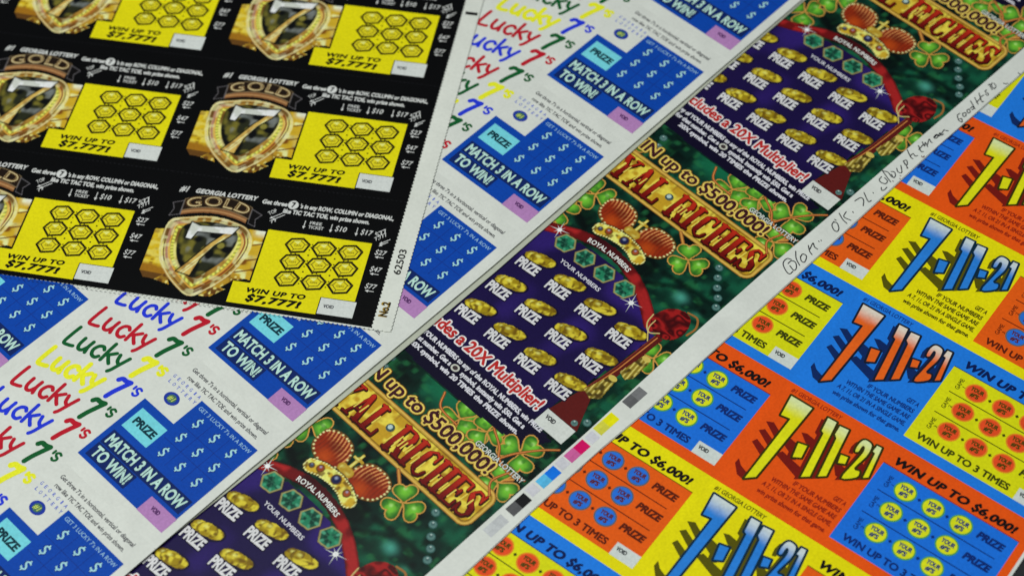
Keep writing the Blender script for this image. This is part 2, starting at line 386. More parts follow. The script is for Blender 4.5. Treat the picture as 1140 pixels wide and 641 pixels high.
def lucky_ticket(parent, loc):
    # face of the ticket: bare paper with the small print
    t = Ink(); INKD = C(58, 58, 66)
    t.rect(-99.8, -54.2, 4.2, 12.6, C(203, 205, 199), 0.6)
    face = t.build('ticket', M_PAPER, parent, loc)
    p = Ink()
    p.text("Get three 7's in a horizontal, vertical or diagonal", -47.4, 7.2, 1.9, 44.6, INKD, 2, .015, .05)
    p.text("row like TIC TAC TOE and win prize shown.", -46, 3.3, 1.9, 42, INKD, 2, .015, .05)
    p.build('instructions', None, face)
    p = Ink()
    for k, (a, b) in enumerate([(LR, LG), (LG, LY), (LY, LBL), (LR, LG), (LBL, LR)]):
        dv = 8.3 - 13.2 * k; bl = dv - 13.2
        wl = 2.1 if a is LY else 1.6
        brush(p, 'Lucky', -96.4, bl - 1.6, 9.4, a, 2 + (k % 2) * .3, wl, 15.5)
        brush(p, "7", -64.4, dv - 6.0, 9.8, b, 2 + (k % 2) * .3, 2.5 if b is LY else 2.1, 13)
        brush(p, "'s", -57.4, dv - 3.2, 8.2, b, 2 + (k % 2) * .3, 1.7 if b is LY else 1.35, 13)
    p.build('title', None, face)
    p = Ink()
    g = C(70, 90, 190)
    for i, ch in enumerate('GEORGIA'): p.text(ch, -51 + i * 2.5, 0.2, 1.5, 1.3, g, 2, .01)
    for i, ch in enumerate('LOTTERY'): p.text(ch, -50.6 + i * 2.5, -2.7, 1.5, 1.3, g, 2, .01)
    p.ell(-42.9, -7.0, 3.6, 2.9, C(30, 52, 150), 2); p.ell(-42.9, -7.0, 2.1, 1.9, C(60, 100, 90), 3)
    p.text('#1', -44.6, -8.0, 2.1, 3.3, C(190, 205, 90), 4, .02, .2)
    p.build('lottery_logo', None, face)
    q = Ink(); DK = C(12, 34, 92)
    q.poly([(-51, -14.1), (-33.3, -14.1), (-33.3, .6), (.3, .6), (.3, -48.1), (-51, -48.1)], LB, 2)
    for u in (-21.4, -11.4): q.rect(u - .12, -28.6, u + .12, -4.0, C(16, 48, 132), 3)
    for v in (-12.0, -20.4): q.rect(-31.4, v - .12, -1, v + .12, C(16, 48, 132), 3)
    q.text("GET 3 LUCKY 7's IN A ROW", -31.6, -3.0, 1.7, 30.4, C(150, 190, 215), 3, .0)
    q.rect(-48.6, -38.9, -.9, -31.6, DK, 3); q.rect(-48.6, -46.3, -25.2, -39.2, DK, 3)
    tx = C(178, 212, 202)
    q.text('MATCH 3 IN A ROW', -47.4, -37.6, 4.7, 45.0, C(8, 24, 66), 4, .07); q.text('MATCH 3 IN A ROW', -47.4, -37.6, 4.7, 45.0, tx, 5, .035)
    q.text('TO WIN!', -47.0, -45.0, 4.7, 20.8, C(8, 24, 66), 4, .07); q.text('TO WIN!', -47.0, -45.0, 4.7, 20.8, tx, 5, .035)
    q.build('play_area', None, face)
    w = Ink(); w.rect(-48.1, -28.5, -32.8, -17.6, C(112, 200, 212), 3); w.text('PRIZE', -46.4, -24.6, 3.2, 12.2, C(12, 50, 62), 4, .05, .0); w.build('prize_box', None, face)
    for v in (-7.6, -16.2, -25.1):
        for u in (-26.4, -16.4, -6.5):
            d = Ink(); d.text('$', u - 1.5, v - 1.9, 3.9, 3.0, C(12, 40, 120), 3, .05); d.text('$', u - 1.6, v - 1.8, 3.9, 3.0, C(158, 205, 212), 4, .012, .12); d.build('play_symbol', None, face)
    w = Ink(); w.rect(-14.4, -48.3, .5, -40.6, C(170, 122, 176), 3); w.text('VOID', -10.6, -44.6, 1.7, 4.4, C(70, 30, 86), 4, .05); w.build('void_box', None, face)
    return face
# ================================================================== green and purple crown sheet
GOLDY = C(196, 160, 44); PUR = C(40, 22, 92)
def heartP(cx, cy, s, rot):
    P = []
    for i in range(26):
        t = 2 * math.pi * i / 26
        x = 16 * math.sin(t) ** 3 / 17; y = (13 * math.cos(t) - 5 * math.cos(2 * t) - 2 * math.cos(3 * t) - math.cos(4 * t)) / 17
        y += 1.0                     # tip at the origin
        x *= s * .60; y *= s * .56
        P.append((cx + x * math.cos(rot) - y * math.sin(rot), cy + x * math.sin(rot) + y * math.cos(rot)))
    return P
def clover_fn(cx, cy, s, rot, stem):
    def fn(U, V):
        c = full(U, C(10, 40, 26)); A = np.zeros(U.shape)
        if stem:
            d = pline(U, V, stem); a = sm(.95, .7, d); A = np.maximum(A, a); c = over(c, C(150, 84, 36), a); c = over(c, C(206, 150, 70), sm(.45, .15, d))
        for k in range(3):
            r = rot + (k - 1) * 2.05; P = heartP(cx, cy, s, r); d = sdpoly(U, V, P)
            a = sm(.8, .55, d); A = np.maximum(A, a)
            hx = cx - math.sin(r) * s * .62; hy = cy + math.cos(r) * s * .62
            g = over(full(U, C(26, 84, 28)), C(112, 186, 52), sm(s * .62, 0.2, np.hypot(U - hx, V - hy)))
            g = over(g, C(170, 214, 120), sm(s * .16, 0.05, np.hypot(U - hx + .8, V - hy - .9)) * .9)
            g = over(g, C(24, 88, 30), sm(.55, .8, noise(U + 5 * k, V, 1.8)) * .55)
            c = over(c, C(140, 88, 34), a); c = over(c, C(206, 152, 72), sm(.4, .1, np.abs(d - .35)))
            aa = sm(.15, -.1, d); c = c * (1 - aa[..., None]) + g * aa[..., None]
        return c, A
    return fn
def clover(face, cx, cy, s, rot, stem=None, lvl=3):
    i = Ink(); R = s * 1.35 + 1.2; us = [cx - R, cx + R]; vs = [cy - R, cy + R]
    if stem: us += [p[0] - 1.2 for p in stem] + [p[0] + 1.2 for p in stem]; vs += [p[1] - 1.2 for p in stem] + [p[1] + 1.2 for p in stem]
    i.raster(min(us), min(vs), min(max(us), 36.3), max(vs), .3, clover_fn(cx, cy, s, rot, stem), lvl); return i.build('clover', M_GLOSS, face)
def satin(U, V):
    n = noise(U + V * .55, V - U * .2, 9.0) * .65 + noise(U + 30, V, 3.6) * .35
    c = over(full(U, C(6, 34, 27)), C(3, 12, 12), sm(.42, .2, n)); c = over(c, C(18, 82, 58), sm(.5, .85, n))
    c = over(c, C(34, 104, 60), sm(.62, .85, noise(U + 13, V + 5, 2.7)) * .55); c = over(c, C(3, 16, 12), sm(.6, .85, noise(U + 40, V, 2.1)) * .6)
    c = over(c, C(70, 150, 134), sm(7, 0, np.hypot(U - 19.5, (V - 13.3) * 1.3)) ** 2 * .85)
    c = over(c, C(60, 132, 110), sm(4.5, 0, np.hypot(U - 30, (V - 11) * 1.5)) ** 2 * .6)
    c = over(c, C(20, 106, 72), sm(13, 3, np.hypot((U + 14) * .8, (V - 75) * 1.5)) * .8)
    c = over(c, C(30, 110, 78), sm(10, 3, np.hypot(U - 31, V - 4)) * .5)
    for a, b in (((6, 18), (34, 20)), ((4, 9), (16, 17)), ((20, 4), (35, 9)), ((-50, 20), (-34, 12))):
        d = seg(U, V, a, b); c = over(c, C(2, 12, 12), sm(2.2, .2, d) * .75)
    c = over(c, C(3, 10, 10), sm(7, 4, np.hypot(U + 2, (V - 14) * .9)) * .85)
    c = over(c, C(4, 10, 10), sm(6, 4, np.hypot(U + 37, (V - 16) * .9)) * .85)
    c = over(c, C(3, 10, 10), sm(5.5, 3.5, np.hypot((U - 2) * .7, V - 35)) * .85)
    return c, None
ARC = [(-56, -3), (-47, 0.5), (-41, 3.4), (-33, 7.4), (-25, 9.7), (-17, 10.3), (-9, 9.4), (-1, 7.2), (7, 3.4), (14, -1.0), (20.5, -6)]
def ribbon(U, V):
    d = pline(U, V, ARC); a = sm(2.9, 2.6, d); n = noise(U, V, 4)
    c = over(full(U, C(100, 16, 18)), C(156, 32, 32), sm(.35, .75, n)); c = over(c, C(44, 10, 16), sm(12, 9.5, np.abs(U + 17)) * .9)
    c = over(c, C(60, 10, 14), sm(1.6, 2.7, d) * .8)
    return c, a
def crown(U, V):
    A = np.zeros(U.shape); c = full(U, C(60, 40, 12))
    def put(rgb, a):
        nonlocal c, A
        c = c * (1 - a[..., None]) + rgb * a[..., None]; A = np.maximum(A, a)
    for cx, cy, s in ((-28.0, 26.2, 1), (-7.6, 26.0, -1)):
        P = smooth_closed([(cx - 7.6 * s, cy + 4.6), (cx - 2 * s, cy + 7.0), (cx + 4.8 * s, cy + 5.6), (cx + 7.8 * s, cy - .2), (cx + 6.0 * s, cy - 5.4), (cx - .5 * s, cy - 7.0), (cx - 6.6 * s, cy - 4.4), (cx - 8.6 * s, cy + .2)], 6)
        d = sdpoly(U, V, P); put(full(U, C(96, 60, 16)), sm(1.1, .8, d))
        f = np.sin(((U - cx) * s * .9 + ((V - cy) * .35) ** 2 * .25) * 4.2)
        g = over(full(U, C(136, 40, 14)), C(218, 150, 88), sm(.2, .8, f) * sm(-1.5, 3.5, (V - cy) + (U - cx) * s * .4) * .9)
        g = over(g, C(110, 34, 14), sm(-.3, -.8, f) * .8); g = over(g, C(180, 70, 18), sm(6.0, 0, np.hypot(U - cx, V - cy + 4.5)) * .8); g = over(g, C(92, 26, 12), sm(3.2, 1.0, np.hypot((U - cx) * .6, V - cy - 1.5)) * .6)
        put(g, sm(.1, -.2, d))
        m = len(P)
        L = 0; last = np.array(P[0])
        for p in P:
            if np.hypot(*(np.array(p) - last)) >= 1.25 or p is P[0]:
                put(full(U, C(232, 214, 150)), sm(.55, .35, np.hypot(U - p[0], V - p[1]))); last = np.array(p)
    # cross between the lobes
    for a, b, w in (((-17.6, 20), (-17.2, 32.6), 1.0), ((-19.4, 30.0), (-15.4, 30.2), .9), ((-19.4, 23.6), (-15.6, 23.4), 2.2)):
        d = seg(U, V, a, b); put(over(full(U, C(176, 140, 40)), C(236, 222, 120), sm(w * .8, 0, d) * sm(.3, .7, noise(U, V, 1.6))), sm(w, w - .3, d))
    # jewelled band
    bc = [(-28.6, 15.6), (-24, 17.4), (-17, 18.2), (-11, 17.4), (-6.6, 15.4)]
    d = pline(U, V, bc); put(full(U, C(14, 10, 8)), sm(3.9, 3.3, d)); g = over(full(U, C(196, 160, 44)), C(232, 218, 110), sm(.4, .75, noise(U, V, 2))); g = over(g, C(92, 60, 18), sm(.5, .8, noise(U + 9, V, 1.5)) * .8)
    put(g, sm(3.2, 2.9, d)); put(full(U, C(240, 226, 150)), sm(.45, .25, np.abs(d - 2.9)) * (np.sin(U * 5) > 0))
    for x, y, r, k in ((-17, 18.2, 1.9, (24, 30, 70)), (-25, 17.2, 1.4, (140, 60, 30)), (-9.5, 17, 1.4, (150, 70, 30)), (-28.6, 15.8, .9, (60, 70, 90))):
        dd = np.hypot(U - x, V - y); put(full(U, C(90, 60, 20)), sm(r + .5, r + .3, dd)); put(over(full(U, C(*k)), C(150, 160, 190), sm(r * .6, 0, np.hypot(U - x + .4, V - y - .5))), sm(r, r - .2, dd))
    return c, A
def gem_fn(cx, cy):
    P = [(cx + 5.1 * math.cos(t), cy + 4.9 * math.sin(t)) for t in [math.pi / 3 * k + .12 for k in range(6)]]
    def fn(U, V):
        d = sdpoly(U, V, P); a = sm(.35, .15, d); ang = np.arctan2(V - cy, U - cx)
        c = over(full(U, C(14, 74, 56)), C(78, 158, 124), sm(.0, .9, np.sin(ang * 6 + 1)) * .8)
        c = over(c, C(8, 44, 36), sm(2.7, 2.2, np.hypot(U - cx, V - cy)) * .75); c = over(c, C(40, 140, 100), sm(.5, .8, noise(U, V, 1.6)) * .6)
        c = over(c, C(150, 140, 90), sm(-.75, -.45, d)); c = over(c, C(60, 50, 30), sm(-.15, .1, d))
        return c, a
    return fn
def coin_fn(cx, cy, tilt=.38):
    ct, st = math.cos(tilt), math.sin(tilt)
    def fn(U0, V0):
        U = cx + (U0 - cx) * ct + (V0 - cy) * st; V = cy - (U0 - cx) * st + (V0 - cy) * ct
        c = full(U, C(90, 70, 12)); A = np.zeros(U.shape)
        for x, y, a_, b_, k in ((cx + 3.0, cy - .4, 4.2, 2.6, 0), (cx - 3.2, cy + .4, 4.1, 2.6, 2), (cx - .2, cy + .1, 4.5, 2.95, 4)):
            d = np.hypot((U - x) / a_, (V - y) / b_) + (noise(U, V, .8) - .5) * .08; a = sm(1.04, .97, d); A = np.maximum(A, a)
            g = over(full(U, C(150, 126, 20)), C(206, 188, 54), sm(.35, .7, noise(U + k * 3 + cx, V, 1.7)))
            g = over(g, C(104, 76, 14), sm(.5, .85, noise(U + k * 7, V + cx, 1.3)) * .9); g = over(g, C(90, 68, 12), sm(.84, 1.0, d) * .7); g = over(g, C(232, 222, 120), sm(.4, .0, np.hypot((U - x + 1.2) / a_, (V - y - 1) / b_)) * .7)
            c = c * (1 - a[..., None]) + g * a[..., None]
        return c, A
    return fn
def banner_fn(U, V):
    d = np.maximum(np.abs(U + 19.2) - 51.2, np.abs(V - 47.6 - .0) - 8.9); d = np.hypot(np.maximum(np.abs(U + 19.2) - 48.2, 0), np.maximum(np.abs(V - 47.6) - 4.8, 0)) - 5.0
    a = sm(.25, -.05, d)
    n = noise(U, V, 2.4); n2 = noise(U * 1.0, V * .4, 1.6)
    c = over(full(U, C(184, 144, 34)), C(224, 200, 70), sm(.4, .7, n)); c = over(c, C(136, 96, 26), sm(.6, .9, n2) * .6)
    c = over(c, C(176, 132, 50), sm(-1.9, -1.3, d)); c = over(c, C(214, 176, 84), sm(.5, .1, np.abs(d + .9))); c = over(c, C(96, 60, 22), sm(-.35, 0, d)); c = over(c, C(110, 76, 22), sm(.35, .1, np.abs(d + 1.9)))
    return c, a
def star(ink, u, v, r, lvl, col):
    for k in range(8):
        t = math.pi / 4 * k + .3; R = r * (1 if k % 2 == 0 else .55)
        ink.poly([(u + R * math.cos(t), v + R * math.sin(t)), (u + .32 * math.cos(t + 1.57), v + .32 * math.sin(t + 1.57)), (u + .32 * math.cos(t - 1.57), v + .32 * math.sin(t - 1.57))][::1], col, lvl)
    ink.ell(u, v, r * .2, r * .2, C(230, 236, 230), lvl)
# slab-serif capitals: (stroke points, thick?) in a cell 1 high
SER = {
 'R': ([([(.12, 0), (.12, 1)], 1), ([(.0, 0), (.26, 0)], 0), ([(.0, 1), (.42, 1), (.54, .93)], 0), ([(.50, .93), (.56, .77), (.50, .60)], 1), ([(.14, .53), (.44, .53)], 0), ([(.36, .5), (.52, .06)], 1), ([(.42, 0), (.66, 0)], 0)], .72),
 'O': ([([(.14, .18), (.12, .5), (.14, .82)], 1), ([(.48, .18), (.50, .5), (.48, .82)], 1), ([(.16, .9), (.31, 1.0), (.46, .9)], 0), ([(.16, .1), (.31, .0), (.46, .1)], 0)], .68),
 'Y': ([([(.10, .95), (.30, .48)], 1), ([(.54, .95), (.34, .48)], 0), ([(.31, .48), (.31, .02)], 1), ([(-.02, 1), (.24, 1)], 0), ([(.42, 1), (.64, 1)], 0), ([(.18, 0), (.44, 0)], 0)], .68),
 'A': ([([(.30, .98), (.10, .02)], 0), ([(.30, .98), (.50, .02)], 1), ([(.16, .33), (.44, .33)], 0), ([(-.02, 0), (.20, 0)], 0), ([(.38, 0), (.64, 0)], 0)], .70),
 'L': ([([(.12, .02), (.12, .98)], 1), ([(.0, 1), (.26, 1)], 0), ([(.0, 0), (.5, 0)], 0), ([(.5, 0), (.5, .26)], 0)], .60),
 'I': ([([(.13, .02), (.13, .98)], 1), ([(.0, 0), (.27, 0)], 0), ([(.0, 1), (.27, 1)], 0)], .36),
 'C': ([([(.14, .18), (.12, .5), (.14, .82)], 1), ([(.16, .9), (.31, 1.0), (.46, .92)], 0), ([(.47, 1.0), (.47, .7)], 0), ([(.16, .1), (.31, .0), (.44, .06), (.5, .26)], 0)], .62),
 'H': ([([(.12, .02), (.12, .98)], 1), ([(.50, .02), (.50, .98)], 1), ([(.12, .5), (.5, .5)], 0), ([(.0, 0), (.26, 0)], 0), ([(.0, 1), (.26, 1)], 0), ([(.37, 0), (.64, 0)], 0), ([(.37, 1), (.64, 1)], 0)], .72),
 'E': ([([(.12, .02), (.12, .98)], 1), ([(.0, 1), (.5, 1)], 0), ([(.0, 0), (.5, 0)], 0), ([(.14, .52), (.38, .52)], 0), ([(.5, 1), (.5, .76)], 0), ([(.5, 0), (.5, .24)], 0), ([(.38, .62), (.38, .42)], 0)], .60),
 'S': ([([(.44, .8), (.36, .96), (.2, .98), (.1, .84), (.12, .68)], 0), ([(.12, .74), (.24, .54), (.42, .40), (.46, .22)], 1), ([(.48, .2), (.38, .04), (.2, .0), (.08, .1), (.06, .24)], 0), ([(.47, 1.0), (.47, .72)], 0), ([(.04, .0), (.04, .3)], 0)], .58),
}
def serif_word(b, word, u, w, base=41.0, h=12.8):
    tot = sum(SER[c][1] for c in word); sx = w / tot
    for dx, dy, ww, lv, cols in ((.4, -.5, .7, 6, (C(48, 16, 8),) * 2), (0, 0, .3, 7, (C(70, 10, 8), C(120, 20, 12))), (0, 0, 0, 8, (C(104, 14, 12), C(176, 40, 22)))):
        x = u
        for ch in word:
            for P, thick in SER[ch][0]:
                wd = (2.25 if thick else .95) + ww - .3 * (lv == 8)
                Q = [(x + p * sx + q * .5 + dx, base + q * h + dy) for p, q in P]
                n0 = len(b.V); b.stroke(Q, wd, cols[0], lv, cap=8)
                for k in range(n0, len(b.V)):
                    f = sm(base + h * .35, base + h * .75, b.V[k][:, 1])[:, None]; b.K[k] = cols[0] * (1 - f) + cols[1] * f
                if lv == 8 and thick:      # bright glints running down beside each stem
                    for g in (-.85, .9):
                        y0 = .5 + .14 * ((len(b.V) * 7) % 3); b.stroke([(x + P[0][0] * sx + wd * g, base + h * (y0 - .34)), (x + P[0][0] * sx + wd * g + .3, base + h * y0)], .6, C(224, 200, 84), 8.5, cap=6)
            x += SER[ch][1] * sx
def royal_ticket(parent, loc):
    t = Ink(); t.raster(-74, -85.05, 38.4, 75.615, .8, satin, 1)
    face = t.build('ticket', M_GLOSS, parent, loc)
    # purple play area
    q = Ink(); PB = [(-58, -7), (-47, -1), (-38, 2.5), (-28, 5), (-17, 6), (-6, 5), (4, 2.4), (14, -2), (20, -6), (25.5, -8.5), (23.5, -30), (21.4, -45), (18.9, -62), (18.9, -70.6), (30.5, -72), (24.6, -82), (10, -84.2), (-20, -85), (-48, -84), (-62, -82)]
    def purf(U, V):
        n = noise(U, V, 14); c = over(full(U, C(25, 15, 62)), C(42, 26, 98), sm(.35, .75, n) * sm(-62, -40, V)); c = over(c, C(14, 9, 34), sm(-62, -74, V))
        return c, sm(.2, -.2, sdpoly(U, V, PB))
    q.raster(-62, -86, 31, 7, .8, purf, 2)
    q.poly([(25.0, -7), (28.6, -7.4), (27.6, -30), (27, -47), (34, -62.4), (18.8, -62.4), (22.3, -45), (24, -28)], C(88, 24, 22), 3)
    q.stroke([(26.4, -8), (25.4, -30), (23.4, -46)], .5, C(190, 120, 60), 4, cap=0)
    q.stroke([(25.2, -8), (24.2, -30), (22.2, -46)], .4, C(120, 50, 36), 4, cap=0)
    rt = C(178, 40, 38); wt = C(222, 214, 214)
    s = 'Includes a 20X Multiplier!'
    q.text(s, -55.4, -66.4, 5.2, 71.4, wt, 4, .13, .02); q.text(s, -55.4, -66.4, 5.2, 71.4, rt, 5, .035, .02)
    f = C(206, 204, 212)
    q.text('Match any of YOUR NUMBERS to any of the ROYAL NUMBERS, win PRIZE', -58, -72.6, 2.1, 82, f, 4, .05)
    q.text('shown for that number. Get a', -57, -76.2, 2.1, 33, f, 4, .05); q.ell(-21.5, -75.2, 2.0, 1.7, C(190, 190, 180), 4); q.ell(-21.5, -75.2, 1.2, 1.0, C(60, 50, 50), 5)
    q.text('symbol, instantly win $50. Get a', -18, -76.2, 2.1, 36, f, 4, .05)
    q.text('20X symbol, win 20 TIMES the PRIZE shown.', -44, -79.8, 2.1, 62, f, 4, .05)
    q.text('YOUR NUMBERS', -29, -8.4, 1.9, 22.4, f, 4, .02)
    q.build('play_area', M_GLOSS, face)
    for v in (-13.2, -30.4, -47.5):
        for k in range(5):
            u = 16.6 - 17.3 * k
            if v < -40: u += -.4
            i = Ink(); i.ell(u + .3, v - .4, 7.9, 3.8, C(18, 10, 44), 3, rot=.38); i.raster(u - 8, v - 5.6, u + 8, v + 5.6, .3, coin_fn(u, v), 4)
            i.text('PRIZE', u - 6.6, v - 9.0, 4.7, 11.2, C(20, 12, 40), 5, .09, 0, 5); i.text('PRIZE', u - 6.6, v - 8.8, 4.5, 11.0, C(206, 204, 206), 6, .045, 0, 5)
            i.build('play_coin', M_GLOSS, face)
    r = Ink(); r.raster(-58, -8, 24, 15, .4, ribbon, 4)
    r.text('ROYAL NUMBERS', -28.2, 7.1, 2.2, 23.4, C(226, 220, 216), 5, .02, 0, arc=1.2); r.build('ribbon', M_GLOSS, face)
    for u in (-33.8, -22.5, -11.2, .2):
        g = Ink(); g.raster(u - 5.8, -5.6, u + 5.8, 5.8, .3, gem_fn(u, .1), 5); g.build('green_gem', M_GLOSS, face)
    for su, sv, sr in ((-40.5, 3.4, 5.0), (7.0, -3.0, 5.4)): g = Ink(); star(g, su, sv, sr, 6, C(190, 192, 192)); g.build('sparkle', None, face)
    c = Ink(); c.raster(-37, 10.5, 3.5, 36.5, .3, crown, 5); c.build('crown', M_GLOSS, face)
    clover(face, 9.2, 29.4, 8.4, 2.75, [(-3.1, 38), (2, 34), (8.6, 30)], 6)
    clover(face, -43.0, 27.6, 8.6, .9, [(-48, 19), (-45, 24), (-42.5, 27.6)], 3)
    clover(face, -48.5, 11.5, 8.6, 1.6, None, 3)
    clover(face, -3.0, 70.4, 8.2, .2, None, 1.5); clover(face, 9, 73.6, 7.6, .9, None, 1.8)
    clover(face, 32, -16.5, 7.4, 1.0, None, 2)
    clover(face, 25.0, -84.5, 9.0, -.3, None, 3)
    clover(face, 28.5, 61.0, 8.2, 2.6, [(31.5, 66), (28, 62)], 3)
    
    clover(face, 4, -89.5, 8.0, 2.9, None, 1.4)
    clover(face, -52, 62, 7.6, .5, None, 2)
    # orange vines
    v_ = Ink()
    for P in ([(10, -84), (17, -88), (21, -92), (28, -94), (35, -92)], [(21, -92), (24, -86), (30, -78), (35, -73)], [(-16, -86), (-12, -92), (-2, -93)], [(28, -94), (26, -101), (30, -106)]):
        Q = bez(P); v_.stroke(Q, 1.1, C(136, 66, 30), 5); v_.stroke(Q, .45, C(202, 128, 66), 6)
    v_.build('vine', M_GLOSS, face)
    def rose(U, V):
        cx, cy = 25.2, 1.6; d = sdpoly(U, V, smooth_closed([(18, -3), (19.5, 5), (25, 9), (30, 7.8), (33, 1), (31, -5), (25, -7.6)], 5)); a = sm(.2, -.2, d)
        an = np.arctan2(V - cy, U - cx); rr = np.hypot(U - cx, V - cy); k = np.sin(noise(U, V, 2.6) * 13 + rr * .5)
        c = over(full(U, C(96, 14, 16)), C(148, 26, 26), sm(.0, .9, k)); c = over(c, C(60, 8, 12), sm(-.3, -.95, k)); return c, a
    o = Ink(); o.raster(17, -8.5, 34, 10, .3, rose, 5); o.stroke(bez([(27, 9.6), (31.6, 10), (34.4, 6), (34, 1)]), .9, C(150, 100, 50), 5)
    o.stroke(bez([(17.4, -.8), (18.4, -5.5), (22, -8.5), (25.5, -6)]), .6, C(190, 170, 110), 6); o.stroke(bez([(20, -2.4), (20.6, -7), (24.5, -12)]), .5, C(190, 170, 110), 6); o.build('rose', M_GLOSS, face)
    for P in ([(28.2, -19), (32.4, -18.4), (33.0, -29), (30.6, -32), (26.6, -30.6)], [(25.2, -35), (28.8, -34.4), (30.2, -45), (26.8, -48), (22.2, -46.4)]):
        def tas(U, V, P=P):
            a = sm(.2, -.2, sdpoly(U, V, P)); c = over(full(U, C(132, 112, 34)), C(206, 190, 104), sm(0, .9, np.sin(U * 3.6 + V * .5))); c = over(c, C(70, 56, 20), sm(.5, .8, noise(U, V, 1.6))); return c, a
        k = Ink(); k.raster(21, P[4][1] - 3, 34, P[0][1] + 2, .3, tas, 5); k.ell((P[0][0] + P[1][0]) / 2, P[0][1] + .3, 2.0, 1.3, C(196, 176, 84), 6); k.build('tassel', M_GLOSS, face)
    for u, v in ((20.8, 35.4), (23.8, 31.2), (27.0, 27.2), (30.6, 23.6), (33.2, 19.6), (34.0, -56.6), (30.6, -60.2), (-43.5, 52 + 19), (-42, 66)):
        d = Ink(); d.ell(u, v, 1.9, 1.8, C(50, 88, 84), 3, 12); d.ell(u, v, 1.5, 1.4, C(84, 118, 114), 4, 8); d.ell(u - .2, v + .1, .8, .7, C(64, 96, 94), 5, 6); d.ell(u - .5, v + .6, .45, .4, C(160, 180, 176), 6, 6); d.build('diamond', M_GLOSS, face)
    # banner
    b = Ink(); b.raster(-70.6, 37.4, 34.4, 57.8, .4, banner_fn, 5)
    serif_word(b, 'ROYAL', -68.2, 47.0); serif_word(b, 'RICHES', -16.0, 47.0)
    b.ell(-19.3, 48.4, 1.9, 1.9, C(60, 80, 80), 9, 10); b.ell(-19.5, 48.6, 1.1, 1.1, C(170, 190, 186), 10, 8)
    b.build('title_banner', M_GLOSS, face)
    w = Ink(); s = 'WIN up to $500,000!'
    w.text(s, -57.6, 60.0, 5.8, 80.4, C(120, 80, 20), 7, .15, .02); w.text(s, -57.6, 60.0, 5.8, 80.4, C(218, 190, 92), 8, .11, .02); w.text(s, -57.6, 60.0, 5.8, 80.4, C(58, 20, 30), 9, .028, .02)
    w.build('prize_line', M_GLOSS, face)
    w = Ink(); w.text('GEORGIA LOTTERY', 9.4, 66.6, 2.3, 25.6, C(14, 20, 14), 7, .07); w.text('GEORGIA LOTTERY', 9.4, 66.6, 2.3, 25.6, C(206, 210, 204), 8, .02); w.build('lottery_name', None, face)
    w = Ink(); w.rect(18.5, -70.7, 33.6, -62.6, C(200, 203, 198), 5); w.text('VOID', 20.4, -66.4, 1.8, 4.8, C(44, 44, 50), 6, .05); w.build('void_box', None, face)
    return face
# ================================================================== bright sheet of orange, blue and yellow tickets
SY = C(226, 209, 8); SB = C(30, 116, 214); SO = C(244, 80, 16)
GL = dict(
 seven=[(-102.1, 4.8), (-91.9, 4.7), (-92.9, -34.5), (-96.6, -37.9), (-96.7, -4.9), (-100.6, -5.6)],
 dota=[(-88.5, -11.9), (-84.5, -10.9), (-83.5, -17.1), (-86.8, -19.1)],
 onea=[(-85.2, 4.6), (-80.9, 4.8), (-76.5, -22.2), (-79.6, -24.7), (-82.9, -2.8), (-84.1, -2.3)],
 oneb=[(-79.5, 4.1), (-75.3, 4.6), (-71.6, -18.3), (-74.5, -20.8), (-77.7, -1.8), (-79.1, -.6)],
 dotb=[(-72.6, -6.7), (-69.3, -5.9), (-68.6, -9.6), (-71.5, -11.0)],
 two=[(-68.0, 4.6), (-65.8, 4.5), (-64.4, 3.2), (-63.8, -1.8), (-64.9, -8.9), (-62.6, -8.8), (-62.2, -12.1), (-67.0, -15.8), (-66.6, -7.3), (-66.2, -1.4), (-66.7, 1.0), (-67.4, 1.1), (-67.4, -2.0), (-68.9, -2.5), (-69.5, .6), (-69.1, 3.4)],
 onec=[(-63.4, 5.0), (-61.0, 5.2), (-58.4, -9.4), (-60.5, -11.1), (-62.3, 1.2), (-63.5, 1.4)])
SH = [[(-103.6, -11.1), (-100.8, -9.7), (-96.0, -12.4), (-96.6, -15.6)], [(-103.7, -16.2), (-101.9, -14.3), (-96.2, -17.0), (-96.8, -20.2)],
 [(-103.0, -22.0), (-102.0, -19.8), (-96.5, -22.1), (-97.1, -25.3)], [(-102.9, -31.2), (-100.6, -33.4), (-97.6, -34.6), (-96.3, -33.4), (-96.6, -38.2), (-99.7, -37.6), (-103.0, -33.8)],
 [(-89.8, -7.3), (-87.7, -6.4), (-79.8, -7.7), (-80.4, -12.4), (-86.2, -10.2)], [(-92.8, -21.3), (-91.1, -18.7), (-80.4, -21.0), (-79.6, -24.9), (-81.1, -25.4)],
 [(-92.8, -11.8), (-88.2, -12.7), (-87.2, -18.5), (-92.4, -15.9)], [(-82.1, -14.7), (-78.1, -16.1), (-76.3, -21.2), (-82.2, -18.1)],
 [(-81.2, -3.2), (-76.7, -4.2), (-73.9, -13.0), (-74.8, -20.1), (-75.5, -21.3), (-77.4, -12.9)], [(-74.5, -9.2), (-71.4, -10.1), (-67.2, -11.3), (-67.0, -16), (-69.3, -15.9)],
 [(-67.6, -6.2), (-64.1, -4.8), (-61.2, -6.8), (-60.6, -11), (-63.4, -11.9)]]
